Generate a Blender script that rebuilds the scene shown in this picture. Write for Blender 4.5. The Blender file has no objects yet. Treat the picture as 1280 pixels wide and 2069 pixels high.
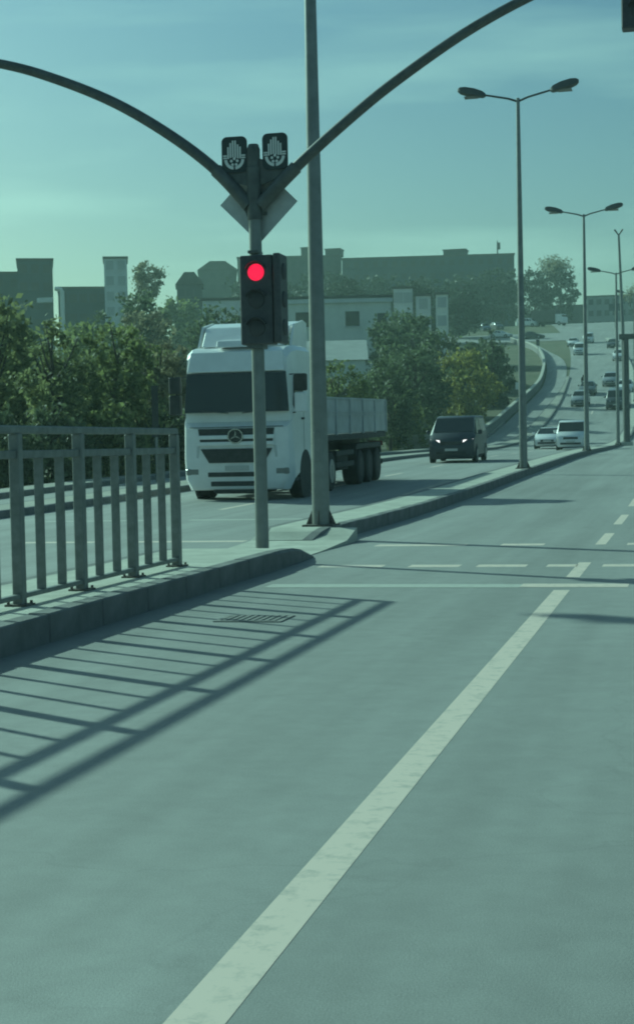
import bpy, bmesh, math, random
from mathutils import Vector, Matrix
R = math.radians
S = bpy.context.scene
COL = S.collection

# ------------------------------------------------------------------ camera
cd = bpy.data.cameras.new('camera'); cam = bpy.data.objects.new('camera', cd); COL.objects.link(cam)
cd.sensor_fit = 'VERTICAL'; cd.sensor_height = 36.0; cd.lens = 36.0 * 3200 / 2069
cd.clip_start = .1; cd.clip_end = 3000
cam.matrix_world = (Matrix.Translation((0, 0, 1.3)) @ Matrix.Rotation(R(13.3), 4, 'Z')
                    @ Matrix.Rotation(R(90 - 2.4), 4, 'X') @ Matrix.Rotation(R(-1.2), 4, 'Z'))
S.camera = cam

# ------------------------------------------------------------------ sky and sun
SUN_EL, SUN_AZ = 28.6, 58.5            # azimuth measured from +Y towards -X
w = bpy.data.worlds.new('World'); S.world = w; w.use_nodes = True
nt = w.node_tree; nt.nodes.clear()
N = nt.nodes.new; L = nt.links.new
out = N('ShaderNodeOutputWorld'); bg = N('ShaderNodeBackground'); sky = N('ShaderNodeTexSky')
sky.sky_type = 'NISHITA'; sky.sun_disc = False
sky.sun_elevation = R(SUN_EL); sky.sun_rotation = R(-SUN_AZ)
sky.air_density = 1.0; sky.dust_density = 2.0; sky.ozone_density = 1.0; sky.altitude = 50
tint = N('ShaderNodeMix'); tint.data_type = 'RGBA'; tint.blend_type = 'MULTIPLY'
tint.inputs[0].default_value = 1.0; tint.inputs[7].default_value = (.48, 1.0, .86, 1)
tc = N('ShaderNodeTexCoord'); mp = N('ShaderNodeMapping'); nz = N('ShaderNodeTexNoise'); cr = N('ShaderNodeMapRange')
mp.inputs['Scale'].default_value = (2.0, 2.0, 16.0)
nz.inputs['Scale'].default_value = 1.6; nz.inputs['Detail'].default_value = 4.0; nz.inputs['Roughness'].default_value = .5
cr.inputs['From Min'].default_value = .50; cr.inputs['From Max'].default_value = .80
cr.inputs['To Min'].default_value = 0; cr.inputs['To Max'].default_value = .32
cl = N('ShaderNodeMix'); cl.data_type = 'RGBA'; cl.inputs[7].default_value = (7.5, 14.0, 11.5, 1)
L(tc.outputs['Generated'], mp.inputs['Vector']); L(mp.outputs[0], nz.inputs['Vector']); L(nz.outputs['Fac'], cr.inputs['Value'])
sp = N('ShaderNodeSeparateXYZ'); er = N('ShaderNodeMapRange'); et = N('ShaderNodeMix'); et.data_type = 'RGBA'
er.inputs['From Min'].default_value = .02; er.inputs['From Max'].default_value = .30
et.inputs[6].default_value = (.60, 1.0, .84, 1); et.inputs[7].default_value = (.47, .95, .97, 1)
L(tc.outputs['Generated'], sp.inputs[0]); L(sp.outputs['Z'], er.inputs['Value']); L(er.outputs[0], et.inputs[0]); L(et.outputs[2], tint.inputs[7])
L(sky.outputs[0], tint.inputs[6]); L(tint.outputs[2], cl.inputs[6]); L(cr.outputs[0], cl.inputs[0])
L(cl.outputs[2], bg.inputs['Color']); L(bg.outputs[0], out.inputs['Surface'])
bg.inputs['Strength'].default_value = .041
sd = bpy.data.lights.new('sun', 'SUN'); sun = bpy.data.objects.new('sun', sd); COL.objects.link(sun)
sd.energy = 2.25; sd.angle = R(.9); sd.color = (.60, 1.0, .82)
sdir = Vector((-math.sin(R(SUN_AZ)) * math.cos(R(SUN_EL)), math.cos(R(SUN_AZ)) * math.cos(R(SUN_EL)), math.sin(R(SUN_EL))))
sun.rotation_euler = sdir.to_track_quat('Z', 'Y').to_euler(); sun.location = (-60, 40, 60)
vs = S.view_settings
vs.view_transform = 'Standard'; vs.look = 'None'; vs.gamma = 1; vs.use_curve_mapping = False; vs.exposure = .85
S.cycles.use_denoising = True; S.cycles.max_bounces = 6; S.cycles.volume_bounces = 1
S.cycles.transparent_max_bounces = 6
S.cycles.pixel_filter_type = 'BLACKMAN_HARRIS'; S.cycles.filter_width = 2.0

# ------------------------------------------------------------------ helpers
def tag(o, label=None, cat=None, group=None, kind=None):
    if label: o['label'] = label
    if cat: o['category'] = cat
    if group: o['group'] = group
    if kind: o['kind'] = kind
    return o

def empty(name, loc=(0, 0, 0), rz=0, rx=0):
    o = bpy.data.objects.new(name, None); COL.objects.link(o)
    o.location = loc; o.rotation_euler = (rx, 0, rz); o.empty_display_size = .2
    return o

def copy_tree(o, parent=None):
    c = o.copy(); COL.objects.link(c); c.parent = parent
    for ch in o.children: copy_tree(ch, c)
    return c

class MB:
    def __init__(s): s.v = []; s.f = []
    def add(s, vs, fs):
        b = len(s.v); s.v += [tuple(p) for p in vs]; s.f += [tuple(i + b for i in q) for q in fs]; return s
    def box(s, x0, x1, y0, y1, z0, z1):
        return s.add([(x0, y0, z0), (x1, y0, z0), (x1, y1, z0), (x0, y1, z0), (x0, y0, z1), (x1, y0, z1), (x1, y1, z1), (x0, y1, z1)],
                     [(0, 3, 2, 1), (4, 5, 6, 7), (0, 1, 5, 4), (1, 2, 6, 5), (2, 3, 7, 6), (3, 0, 4, 7)])
    def cbox(s, c, d): return s.box(c[0] - d[0] / 2, c[0] + d[0] / 2, c[1] - d[1] / 2, c[1] + d[1] / 2, c[2] - d[2] / 2, c[2] + d[2] / 2)
    def tube(s, pts, rad, n=10, cap=True):
        pts = [Vector(p) for p in pts]
        if not hasattr(rad, '__len__'): rad = [rad] * len(pts)
        b = len(s.v); up = None
        for i, p in enumerate(pts):
            d = (pts[min(i + 1, len(pts) - 1)] - pts[max(i - 1, 0)]).normalized()
            if up is None: up = Vector((0, 0, 1)) if abs(d.z) < .9 else Vector((1, 0, 0))
            a = d.cross(up).normalized(); c = a.cross(d).normalized(); up = c
            for k in range(n):
                t = 2 * math.pi * k / n
                s.v.append(tuple(p + (a * math.cos(t) + c * math.sin(t)) * rad[i]))
        for i in range(len(pts) - 1):
            for k in range(n):
                s.f.append((b + i * n + k, b + i * n + (k + 1) % n, b + (i + 1) * n + (k + 1) % n, b + (i + 1) * n + k))
        if cap:
            s.f.append(tuple(b + k for k in range(n))[::-1]); s.f.append(tuple(b + (len(pts) - 1) * n + k for k in range(n)))
        return s
    def prism(s, poly, axis, a, b):
        n = len(poly)
        def P(p, t): return {'x': (t, p[0], p[1]), 'y': (p[0], t, p[1]), 'z': (p[0], p[1], t)}[axis]
        return s.add([P(p, a) for p in poly] + [P(p, b) for p in poly],
                     [tuple(range(n))[::-1], tuple(range(n, 2 * n))] + [(i, (i + 1) % n, n + (i + 1) % n, n + i) for i in range(n)])
    def loft(s, secs):
        n = len(secs[0]); b = len(s.v)
        for q in secs: s.v += [tuple(p) for p in q]
        for i in range(len(secs) - 1):
            for k in range(n):
                s.f.append((b + i * n + k, b + i * n + (k + 1) % n, b + (i + 1) * n + (k + 1) % n, b + (i + 1) * n + k))
        s.f.append(tuple(b + k for k in range(n))[::-1]); s.f.append(tuple(b + (len(secs) - 1) * n + k for k in range(n)))
        return s
    def mesh(s, name, mat, bevel=0, smooth=False, seg=1):
        me = bpy.data.meshes.new(name); me.from_pydata(s.v, [], s.f)
        bm = bmesh.new(); bm.from_mesh(me)
        bmesh.ops.recalc_face_normals(bm, faces=bm.faces)
        if bevel: bmesh.ops.bevel(bm, geom=bm.edges[:], offset=bevel, segments=seg, affect='EDGES', clamp_overlap=True)
        bm.to_mesh(me); bm.free()
        if mat: me.materials.append(mat)
        if smooth:
            me.shade_smooth()
            try: me.set_sharp_from_angle(angle=R(38))
            except Exception: pass
        return me
    def build(s, name, mat, parent=None, bevel=0, smooth=False, seg=1, loc=None):
        o = bpy.data.objects.new(name, s.mesh(name, mat, bevel, smooth, seg)); COL.objects.link(o)
        o.parent = parent
        if loc: o.location = loc
        return o

def link(name, me, parent=None, loc=(0, 0, 0), rz=0):
    o = bpy.data.objects.new(name, me); COL.objects.link(o); o.parent = parent; o.location = loc
    if rz: o.rotation_euler = (0, 0, rz)
    return o

# ------------------------------------------------------------------ materials
def mat(name, col, rough=.7, metal=0, var=.0, vscale=3., col2=None, bump=0, bscale=30., emit=None, estr=0, coat=0, stretch=None, island=False, trans=0):
    m = bpy.data.materials.new(name); m.use_nodes = True; nt = m.node_tree; b = nt.nodes['Principled BSDF']
    b.inputs['Roughness'].default_value = rough; b.inputs['Metallic'].default_value = metal
    b.inputs['Base Color'].default_value = (*col, 1)
    if coat: b.inputs['Coat Weight'].default_value = coat; b.inputs['Coat Roughness'].default_value = .08
    if emit: b.inputs['Emission Color'].default_value = (*emit, 1); b.inputs['Emission Strength'].default_value = estr
    n = nt.nodes.new; l = nt.links.new
    if var or col2 or bump or island:
        t = n('ShaderNodeTexCoord'); mpn = n('ShaderNodeMapping'); l(t.outputs['Object'], mpn.inputs[0])
        if stretch: mpn.inputs['Scale'].default_value = stretch
    if var or col2:
        z = n('ShaderNodeTexNoise'); z.inputs['Scale'].default_value = vscale; z.inputs['Detail'].default_value = 6; z.inputs['Roughness'].default_value = .6
        l(mpn.outputs[0], z.inputs['Vector'])
        r = n('ShaderNodeValToRGB')
        c2 = col2 or tuple(min(1, c * (1 + var)) for c in col); c1 = col if col2 else tuple(c * (1 - var) for c in col)
        r.color_ramp.elements[0].position = .32; r.color_ramp.elements[1].position = .68
        r.color_ramp.elements[0].color = (*c1, 1); r.color_ramp.elements[1].color = (*c2, 1)
        l(z.outputs['Fac'], r.inputs[0]); src = r.outputs[0]
        if island:
            g = n('ShaderNodeNewGeometry'); mr = n('ShaderNodeMapRange'); mr.inputs['To Min'].default_value = .55; mr.inputs['To Max'].default_value = 1.45
            l(g.outputs['Random Per Island'], mr.inputs['Value'])
            mx = n('ShaderNodeMix'); mx.data_type = 'RGBA'; mx.blend_type = 'MULTIPLY'; mx.inputs[0].default_value = 1
            cb = n('ShaderNodeCombineColor'); [l(mr.outputs[0], cb.inputs[i]) for i in range(3)]
            l(src, mx.inputs[6]); l(cb.outputs[0], mx.inputs[7]); src = mx.outputs[2]
        l(src, b.inputs['Base Color'])
        if trans:
            tr = n('ShaderNodeBsdfTranslucent'); ms = n('ShaderNodeMixShader'); ms.inputs[0].default_value = trans
            l(src, tr.inputs['Color']); l(b.outputs[0], ms.inputs[1]); l(tr.outputs[0], ms.inputs[2])
            l(ms.outputs[0], nt.nodes['Material Output'].inputs['Surface'])
    if bump:
        z2 = n('ShaderNodeTexNoise'); z2.inputs['Scale'].default_value = bscale; z2.inputs['Detail'].default_value = 5
        l(mpn.outputs[0], z2.inputs['Vector']); bp = n('ShaderNodeBump'); bp.inputs['Strength'].default_value = bump; bp.inputs['Distance'].default_value = .02
        l(z2.outputs['Fac'], bp.inputs['Height']); l(bp.outputs[0], b.inputs['Normal'])
    return m

def asphalt(name, base):
    m = bpy.data.materials.new(name); m.use_nodes = True; nt = m.node_tree; b = nt.nodes['Principled BSDF']; n = nt.nodes.new; l = nt.links.new
    t = n('ShaderNodeTexCoord')
    def noise(scale, sc, det=5, rough=.6):
        mpn = n('ShaderNodeMapping'); mpn.inputs['Scale'].default_value = sc; l(t.outputs['Object'], mpn.inputs[0])
        z = n('ShaderNodeTexNoise'); z.inputs['Scale'].default_value = scale; z.inputs['Detail'].default_value = det; z.inputs['Roughness'].default_value = rough
        l(mpn.outputs[0], z.inputs['Vector']); return z.outputs['Fac']
    def rng(v, lo, hi, a=.3, c=.7):
        r = n('ShaderNodeMapRange'); r.inputs['From Min'].default_value = a; r.inputs['From Max'].default_value = c
        r.inputs['To Min'].default_value = lo; r.inputs['To Max'].default_value = hi; l(v, r.inputs['Value']); return r.outputs[0]
    def mul(a, c):
        q = n('ShaderNodeMath'); q.operation = 'MULTIPLY'; l(a, q.inputs[0]); l(c, q.inputs[1]); return q.outputs[0]
    v = rng(noise(.35, (1, .35, 1)), .86, 1.12)                       # broad worn patches
    v = mul(v, rng(noise(1.1, (1.6, .05, 1), 3), .84, 1.10))          # wheel tracks along the lane
    v = mul(v, rng(noise(5, (1, 1, 1), 8, .7), .90, 1.08))            # blotches
    v = mul(v, rng(noise(160, (1, 1, 1), 3, .7), .82, 1.16))          # aggregate
    vo = n('ShaderNodeTexVoronoi'); vo.feature = 'DISTANCE_TO_EDGE'; vo.inputs['Scale'].default_value = .32
    wn = n('ShaderNodeTexNoise'); wn.inputs['Scale'].default_value = 1.6; wn.inputs['Detail'].default_value = 6; l(t.outputs['Object'], wn.inputs['Vector'])
    ad = n('ShaderNodeVectorMath'); ad.operation = 'ADD'; l(t.outputs['Object'], ad.inputs[0]); l(wn.outputs['Color'], ad.inputs[1]); l(ad.outputs[0], vo.inputs['Vector'])
    v = mul(v, rng(vo.outputs['Distance'], .93, 1.0, 0, .006))         # hairline cracks
    cc = n('ShaderNodeCombineColor')
    for i, k in enumerate((1.0, 1.0, .97)):
        q = n('ShaderNodeMath'); q.operation = 'MULTIPLY'; l(v, q.inputs[0]); q.inputs[1].default_value = base * k; l(q.outputs[0], cc.inputs[i])
    l(cc.outputs[0], b.inputs['Base Color'])
    b.inputs['Roughness'].default_value = .82
    bp = n('ShaderNodeBump'); bp.inputs['Strength'].default_value = .25; bp.inputs['Distance'].default_value = .01
    l(noise(140, (1, 1, 1), 4, .7), bp.inputs['Height']); l(bp.outputs[0], b.inputs['Normal'])
    return m

def paint_worn(name, col, lo=.0):
    m = bpy.data.materials.new(name); m.use_nodes = True; nt = m.node_tree; b = nt.nodes['Principled BSDF']; n = nt.nodes.new; l = nt.links.new
    t = n('ShaderNodeTexCoord'); z = n('ShaderNodeTexNoise'); z.inputs['Scale'].default_value = 9; z.inputs['Detail'].default_value = 9; z.inputs['Roughness'].default_value = .72
    l(t.outputs['Object'], z.inputs['Vector']); r = n('ShaderNodeValToRGB')
    r.color_ramp.elements[0].position = .22; r.color_ramp.elements[0].color = (.30, .30, .27, 1)
    r.color_ramp.elements[1].position = .50; r.color_ramp.elements[1].color = (*col, 1)
    l(z.outputs['Fac'], r.inputs[0]); l(r.outputs[0], b.inputs['Base Color']); b.inputs['Roughness'].default_value = .75
    return m

M = dict(
    asphalt=asphalt('asphalt', .29), asphalt_far=asphalt('asphalt_far', .30),
    paint=paint_worn('road_paint', (.70, .57, .49)), paint_faint=paint_worn('road_paint_faint', (.46, .46, .42)),
    concrete=mat('concrete', (.47, .46, .40), .85, var=.18, vscale=2.5, bump=.25, bscale=40),
    kerb=mat('kerb_stone', (.17, .17, .17), .85, var=.22, vscale=4, bump=.3, bscale=30),
    pave=mat('pavement', (.33, .32, .28), .85, var=.15, vscale=.8, bump=.2),
    soil=mat('soil_grass', (.055, .075, .03), .95, col2=(.12, .11, .065), vscale=.25, bump=.4, bscale=3),
    galv=mat('galvanised_steel', (.23, .245, .245), .45, .55, var=.12, vscale=6),
    darksteel=mat('painted_dark_steel', (.11, .12, .12), .5, .2, var=.25, vscale=9),
    fence=mat('fence_steel', (.22, .23, .22), .55, .25, var=.22, vscale=10),
    rust=mat('steel_base_rust', (.15, .13, .115), .8, .2, var=.35, vscale=20),
    grate=mat('grate_iron', (.23, .225, .215), .8, var=.2, vscale=15),
    black=mat('black_plastic', (.07, .073, .082), .55, var=.2, vscale=20),
    lamp=mat('lamp_housing', (.10, .11, .11), .5, .2),
    lens=mat('lamp_lens', (.25, .25, .24), .2),
    red=mat('red_signal_light', (.5, .01, .03), .4, emit=(1.0, .010, .065), estr=.62),
    unlit=mat('unlit_lens', (.06, .062, .068), .7),
    signback=mat('sign_back', (.52, .53, .53), .5, .4, var=.12, vscale=8),
    emblem=mat('emblem_white', (.80, .81, .80), .6, var=.05),
    emblemplate=mat('emblem_plate', (.03, .045, .05), .5),
    twhite=mat('truck_white', (.88, .88, .88), .35, var=.06, vscale=2.5, coat=.4),
    tgrey=mat('trailer_panel', (.46, .47, .48), .55, var=.16, vscale=2.2),
    glass=mat('dark_glass', (.03, .033, .036), .08, coat=.3),
    glassp=mat('side_glass', (.04, .045, .048), .1, coat=.3),
    rubber=mat('tyre_rubber', (.04, .04, .041), .85),
    rim=mat('wheel_rim', (.30, .31, .32), .4, .6),
    chrome=mat('chrome', (.55, .56, .57), .2, .9),
    under=mat('chassis_black', (.045, .046, .047), .7, var=.3, vscale=8),
    carblack=mat('car_paint_dark', (.04, .047, .062), .45, coat=.2),
    carwhite=mat('car_paint_white', (.78, .78, .78), .35, coat=.5, var=.03),
    carsilver=mat('car_paint_silver', (.40, .41, .42), .35, .4, coat=.4),
    carblue=mat('car_paint_blue', (.05, .09, .17), .35, coat=.5),
    carred=mat('car_paint_maroon', (.12, .03, .03), .35, coat=.5),
    cargrey=mat('car_paint_grey', (.12, .125, .13), .35, .2, coat=.5),
    hlight=mat('headlamp', (.6, .62, .63), .15, coat=.5),
    hlit=mat('headlamp_lit', (.8, .8, .8), .2, emit=(1, 1, .95), estr=.8),
    tail=mat('tail_lamp', (.14, .02, .02), .25),
    plate=mat('number_plate', (.55, .55, .53), .5),
    bark=mat('bark', (.085, .07, .055), .9, var=.3, vscale=6, bump=.5),
    leafA=mat('leaf_olive', (0.150, 0.182, 0.072), .65, col2=(0.247, 0.273, 0.111), vscale=.5, island=True, trans=.5),
    leafB=mat('leaf_dark', (0.088, 0.121, 0.065), .65, col2=(0.149, 0.176, 0.092), vscale=.5, island=True, trans=.42),
    leafC=mat('leaf_yellow', (.25, .25, .07), .65, col2=(.36, .32, .10), vscale=.5, island=True, trans=.48),
    leafD=mat('leaf_brown', (0.175, 0.169, 0.106), .7, col2=(0.250, 0.225, 0.138), vscale=.5, island=True, trans=.45),
    leafE=mat('leaf_bright', (.175, .20, .095), .65, col2=(.28, .30, .14), vscale=.5, island=True, trans=.5),
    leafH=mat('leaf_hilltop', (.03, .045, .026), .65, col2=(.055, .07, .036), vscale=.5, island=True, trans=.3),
    twig=mat('bare_twigs', (.11, .10, .085), .9, var=.2, vscale=1),
    bdark=mat('facade_grey', (.085, .09, .09), .8, var=.12, vscale=.3),
    bdark2=mat('facade_blue_grey', (.065, .085, .10), .8, var=.12, vscale=.3),
    bbrown=mat('facade_brown', (.17, .15, .13), .8, var=.12, vscale=.3),
    bwhite=mat('facade_white', (.74, .74, .70), .8, var=.10, vscale=.4),
    bmid=mat('facade_mid', (.26, .27, .275), .8, var=.1, vscale=.4),
    bpale=mat('facade_pale', (.66, .67, .68), .8, var=.10, vscale=.4),
    roofd=mat('roof_dark', (.09, .085, .08), .8, var=.2, vscale=.8),
    rooft=mat('roof_sheet', (.42, .43, .40), .55, var=.12, vscale=.8),
    winpale=mat('window_pale', (.44, .45, .46), .3),
    winfar=mat('window_far', (.05, .055, .06), .3),
    win=mat('window_dark', (.03, .035, .04), .15),
    cloth=mat('dark_cloth', (.02, .022, .028), .9), skin=mat('skin', (.35, .22, .16), .6), hair=mat('hair', (.015, .012, .01), .7),
    blue=mat('blue_sign', (.03, .09, .25), .5),
)

# ------------------------------------------------------------------ lie of the land (height depends on the distance along the road)
PY = [-80, 0, 25, 48, 75, 105, 128, 165, 240, 300, 350, 400, 460, 900]
PZ = [0, 0, 0, .28, .6, .75, 1.2, 4.7, 13.5, 20, 26.3, 30, 31.5, 33]
def pchip(xs, ys):
    n = len(xs); h = [xs[i + 1] - xs[i] for i in range(n - 1)]; d = [(ys[i + 1] - ys[i]) / h[i] for i in range(n - 1)]
    m = [d[0]] + [0] * (n - 2) + [d[-1]]
    for i in range(1, n - 1):
        if d[i - 1] * d[i] > 0:
            w1 = 2 * h[i] + h[i - 1]; w2 = h[i] + 2 * h[i - 1]; m[i] = (w1 + w2) / (w1 / d[i - 1] + w2 / d[i])
    def f(x):
        if x <= xs[0]: return ys[0]
        if x >= xs[-1]: return ys[-1]
        i = max(k for k in range(n) if xs[k] <= x); t = (x - xs[i]) / h[i]
        return ys[i] * (1 + 2 * t) * (1 - t) ** 2 + h[i] * m[i] * t * (1 - t) ** 2 + ys[i + 1] * t * t * (3 - 2 * t) + h[i] * m[i + 1] * t * t * (t - 1)
    return f
Zp = pchip(PY, PZ)
YS = [-80, -40, -20, -10] + [i * 2.5 for i in range(-2, 188)] + [480, 520, 580, 660, 760, 880]
def Z(y):
    """height of the piecewise-linear sheets at y"""
    for a, b in zip(YS, YS[1:]):
        if a <= y <= b: return Zp(a) + (Zp(b) - Zp(a)) * (y - a) / (b - a)
    return Zp(y)
def slope(y): return math.atan((Z(y + 2) - Z(y - 2)) / 4)
bend = pchip([-80, 150, 200, 250, 300, 360, 900], [0, 0, 1.8, 5.0, 9.5, 17, 60])
def shift(y): return -bend(y)

def strip(name, xl, xr, y0, y1, dz, m, parent=None, nx=1, kind='structure', back=None):
    """a sheet lying on the land between two edges given as functions of y"""
    ys = [y0] + [y for y in YS if y0 + .01 < y < y1 - .01] + [y1]
    fl = xl if callable(xl) else (lambda y, k=xl: k + shift(y)); fr = xr if callable(xr) else (lambda y, k=xr: k + shift(y))
    mb = MB()
    for y in ys:
        a, b = fl(y), fr(y)
        for k in range(nx + 1): mb.v.append((a + (b - a) * k / nx, y, Z(y) + dz))
    for i in range(len(ys) - 1):
        for k in range(nx):
            q = i * (nx + 1) + k; mb.f.append((q, q + 1, q + nx + 2, q + nx + 1))
    o = mb.build(name, m, parent)
    if kind and not parent: tag(o, kind=kind)
    return o

def island_mesh(plan, h, m, name, cap_m, parent=None):
    """kerbed island: plan is a list of (y, xl, xr, hfactor)"""
    secs = []
    for (y, a, b, k) in plan:
        z = Z(y); hh = max(h * k, .006)
        c = min(.03, hh * .4)
        secs.append([(a, y, z - .08), (a, y, z + hh - c), (a + c, y, z + hh), (a + .16, y, z + hh), (b - .16, y, z + hh), (b - c, y, z + hh), (b, y, z + hh - c), (b, y, z - .08)])
    mb = MB(); n = 8
    for q in secs: mb.v += q
    me_f = []
    for i in range(len(secs) - 1):
        for k in range(n - 1): me_f.append((i * n + k, i * n + k + 1, (i + 1) * n + k + 1, (i + 1) * n + k))
    me_f.append(tuple(range(n))); me_f.append(tuple((len(secs) - 1) * n + k for k in range(n)))
    mb.f = me_f
    me = mb.mesh(name, m); me.materials.append(cap_m)
    for p in me.polygons:
        xs = [me.vertices[i].co for i in p.vertices]
        if p.normal.z > .9 and max(v.x for v in xs) - min(v.x for v in xs) > .25: p.material_index = 1
    return tag(link(name, me, parent), kind='structure')

# ------------------------------------------------------------------ setting
strip('ground', lambda y: -420, lambda y: 420, -80, 880, -.05, M['soil'], nx=12)
road = strip('road', -4.4, 6.2, -30, 440, 0, M['asphalt'], nx=4)
road2 = strip('oncoming_road', -13.05, -4.4, -30, 440, 0, M['asphalt_far'], nx=3)
strip('road_verge_pavement', 6.2, 10.5, -30, 440, .0, M['pave'])
# slip road, its dividing island and the pavement behind it
sl_r = pchip([-80, 150, 193, 211, 234, 262, 290, 320, 360], [0, 0, .5, 1.4, 3.4, 8.0, 13.0, 20, 30])
sl_l = pchip([-80, 160, 187, 212, 241, 273, 290, 320, 360], [0, 0, .15, 1.5, 4.3, 9.0, 13.0, 20, 30])
strip('slip_road', lambda y: -17.0 - sl_l(y), lambda y: -14.4 - sl_r(y), -30, 330, .004, M['asphalt_far'])
strip('cross_road', lambda y: -80, lambda y: 40, 300, 322, .008, M['asphalt_far'])
def seq(a, b, step):
    r = []; y = a
    while y < b - .01: r.append(y); y += step
    return r + [b]
KH = .19
plan = [(y, -5.75, -4.25, 1) for y in [-30, -20, -10] + seq(-5, 15.6, 2.5)] + [(16.3, -5.75, -4.25, 1), (16.9, -5.75, -4.25, .93), (17.3, -5.72, -4.26, .72), (17.65, -5.7, -4.27, .38), (17.9, -5.68, -4.28, .08)]
island_mesh(plan, KH, M['kerb'], 'median_island', M['concrete'])
plan = [(20.3, -5.5, -4.85, .3), (20.6, -5.7, -4.78, .8), (20.9, -5.75, -4.75, 1)] + [(y, -5.8 + shift(y), -4.75 + shift(y), 1) for y in seq(22.5, 300, 2.5)]
island_mesh(plan, KH, M['kerb'], 'median_island', M['concrete'])
# flush concrete crossing and ramped nose between the two islands
MB().prism([(17.9, .006), (18.9, .012), (20.3, .05), (20.95, KH * .97), (20.95, -.05), (17.9, -.05)], 'x', -5.72, -4.40).build('median_crossing', M['concrete'])
tag(bpy.data.objects['median_crossing'], kind='structure')
plan = [(y, -14.4 - sl_r(y), -13.05 + shift(y) * .9, 1) for y in [-30, -20, -10] + seq(-5, 205, 2.5)]
island_mesh(plan, .15, M['kerb'], 'dividing_island', M['pave'])
plan = [(y, -18.3 - sl_l(y), -17.0 - sl_l(y), 1) for y in [-30, -20, -10] + seq(-5, 150, 2.5)]
island_mesh(plan, .15, M['kerb'], 'roadside_pavement', M['pave'])

# separate kerb stones along the two median kerbs
def kerb_row(parent, x, y0, y1, ln=1.0):
    rnd = random.Random(3); vs_ = []
    for k in range(4):
        j = .004 * k
        me = MB().box(-.16, .004 + j * .5, .006, ln - .006, -.04, KH + .003 + j * .6).mesh('kerb_stone', M['kerb'], .012); vs_.append(me)
    y = y0
    while y + ln <= y1:
        o = link('kerb_stone', rnd.choice(vs_), parent, (x + rnd.uniform(-.003, .003), y, Z(y))); o.rotation_euler = (math.atan2(Z(y + ln) - Z(y), ln), 0, rnd.uniform(-.003, .003)); y += ln
isl = [o for o in bpy.data.objects if o.name.startswith('median_island')]
kerb_row(isl[0], -4.25, -4, 16.2); kerb_row(isl[1], -4.75, 21, 90)

def mark(x0, x1, y0, y1, parent=road, m='paint', dz=.001):
    ys = [y0] + [y for y in YS if y0 + .01 < y < y1 - .01] + [y1]; mb = MB()
    for y in ys: mb.v += [(x0 + shift(y), y, Z(y) + dz), (x1 + shift(y), y, Z(y) + dz)]
    for i in range(len(ys) - 1): mb.f.append((2 * i, 2 * i + 1, 2 * i + 3, 2 * i + 2))
    return mb.build('marking', M[m], parent)
mark(-1.175, -1.035, -12, 13.85)
for a, b in [(15.15, 17.0), (19.9, 22.3), (24.6, 27.6), (30.5, 33.5), (36.5, 39.5), (42.5, 45.5), (48.5, 51.5), (54.5, 57.5), (60.5, 63.5), (66.5, 69.5), (78, 81), (90, 93), (102, 105), (114, 117), (126, 129), (138, 141), (150, 153)]:
    mark(-1.17, -1.04, a, b)
for k in range(14): mark(2.05, 2.19, 15 + k * 9, 18 + k * 9)
mark(2.05, 2.19, -12, 13.85)
mark(-3.85, -1.5, 14.08, 14.42, m='paint_faint', dz=.002); mark(-1.5, -.55, 14.12, 14.46, dz=.002); mark(-.4, 5.6, 14.12, 14.46, m='paint_faint')
for a, b in [(-3.9, -3.2), (-2.92, -2.38), (-2.2, -1.68), (-1.47, -1.16), (-.9, -.3), (0, .6), (1, 1.6)]: mark(a, b, 16.42, 16.74)
for a, b in [(-3.95, -2.78), (-2.34, -1.8), (-.78, -.2), (.2, .8), (1.2, 1.8)]: mark(a, b, 19.8, 20.16)
for a, b in [(-7.6, -6.0), (-9.4, -8.2), (-11.0, -10.0)]: mark(a, b, 20.9, 21.2, road2)
for a, b in [(-8.8, -6.2), (-11.6, -9.6)]: mark(a, b, 27.1, 27.4, road2, 'paint_faint')
for k in range(16): mark(-9.42, -9.29, 31 + 9 * k, 34 + 9 * k, road2)

# ------------------------------------------------------------------ pedestrian fence on the median
def make_fence():
    root = empty('pedestrian_fence', (-4.72, 0, KH))
    tag(root, 'grey steel pedestrian fence with flat balusters along the median kerb', 'fence')
    H = 1.30; y1 = 14.2; sp = 1.2; ys = [y1 - sp * k for k in range(15)]; y0 = ys[-1]
    post = MB().box(-.04, .04, -.04, .04, 0, H - .06).mesh('post', M['fence'], .006)
    base = MB().box(-.085, .085, -.085, .085, 0, .014).mesh('base_plate', M['rust'], .003)
    bolt = MB().tube([(0, 0, .014), (0, 0, .035)], .011, 6).mesh('bolt', M['rust'])
    bal = MB().box(-.036, .036, -.008, .008, .085, H - .235).mesh('baluster', M['fence'], .002)
    for i, y in enumerate(ys):
        p = link('post', post, root, (0, y, 0)); link('base_plate', base, p)
        for q in (-.062, .062): link('bolt', bolt, p, (q, q, 0))
        if i: 
            for k in (1, 2): link('baluster', bal, root, (0, y + sp * k / 3, 0))
    MB().box(-.026, .026, y0 - .04, y1 + .06, H - .06, H).build('top_rail', M['fence'], root, .01)
    MB().box(-.022, .022, y0, y1 + .04, H - .24, H - .18).build('middle_rail', M['fence'], root, .006)
    MB().box(-.026, .026, y0, y1, .05, .085).build('bottom_rail', M['fence'], root, .004)
make_fence()

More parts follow.
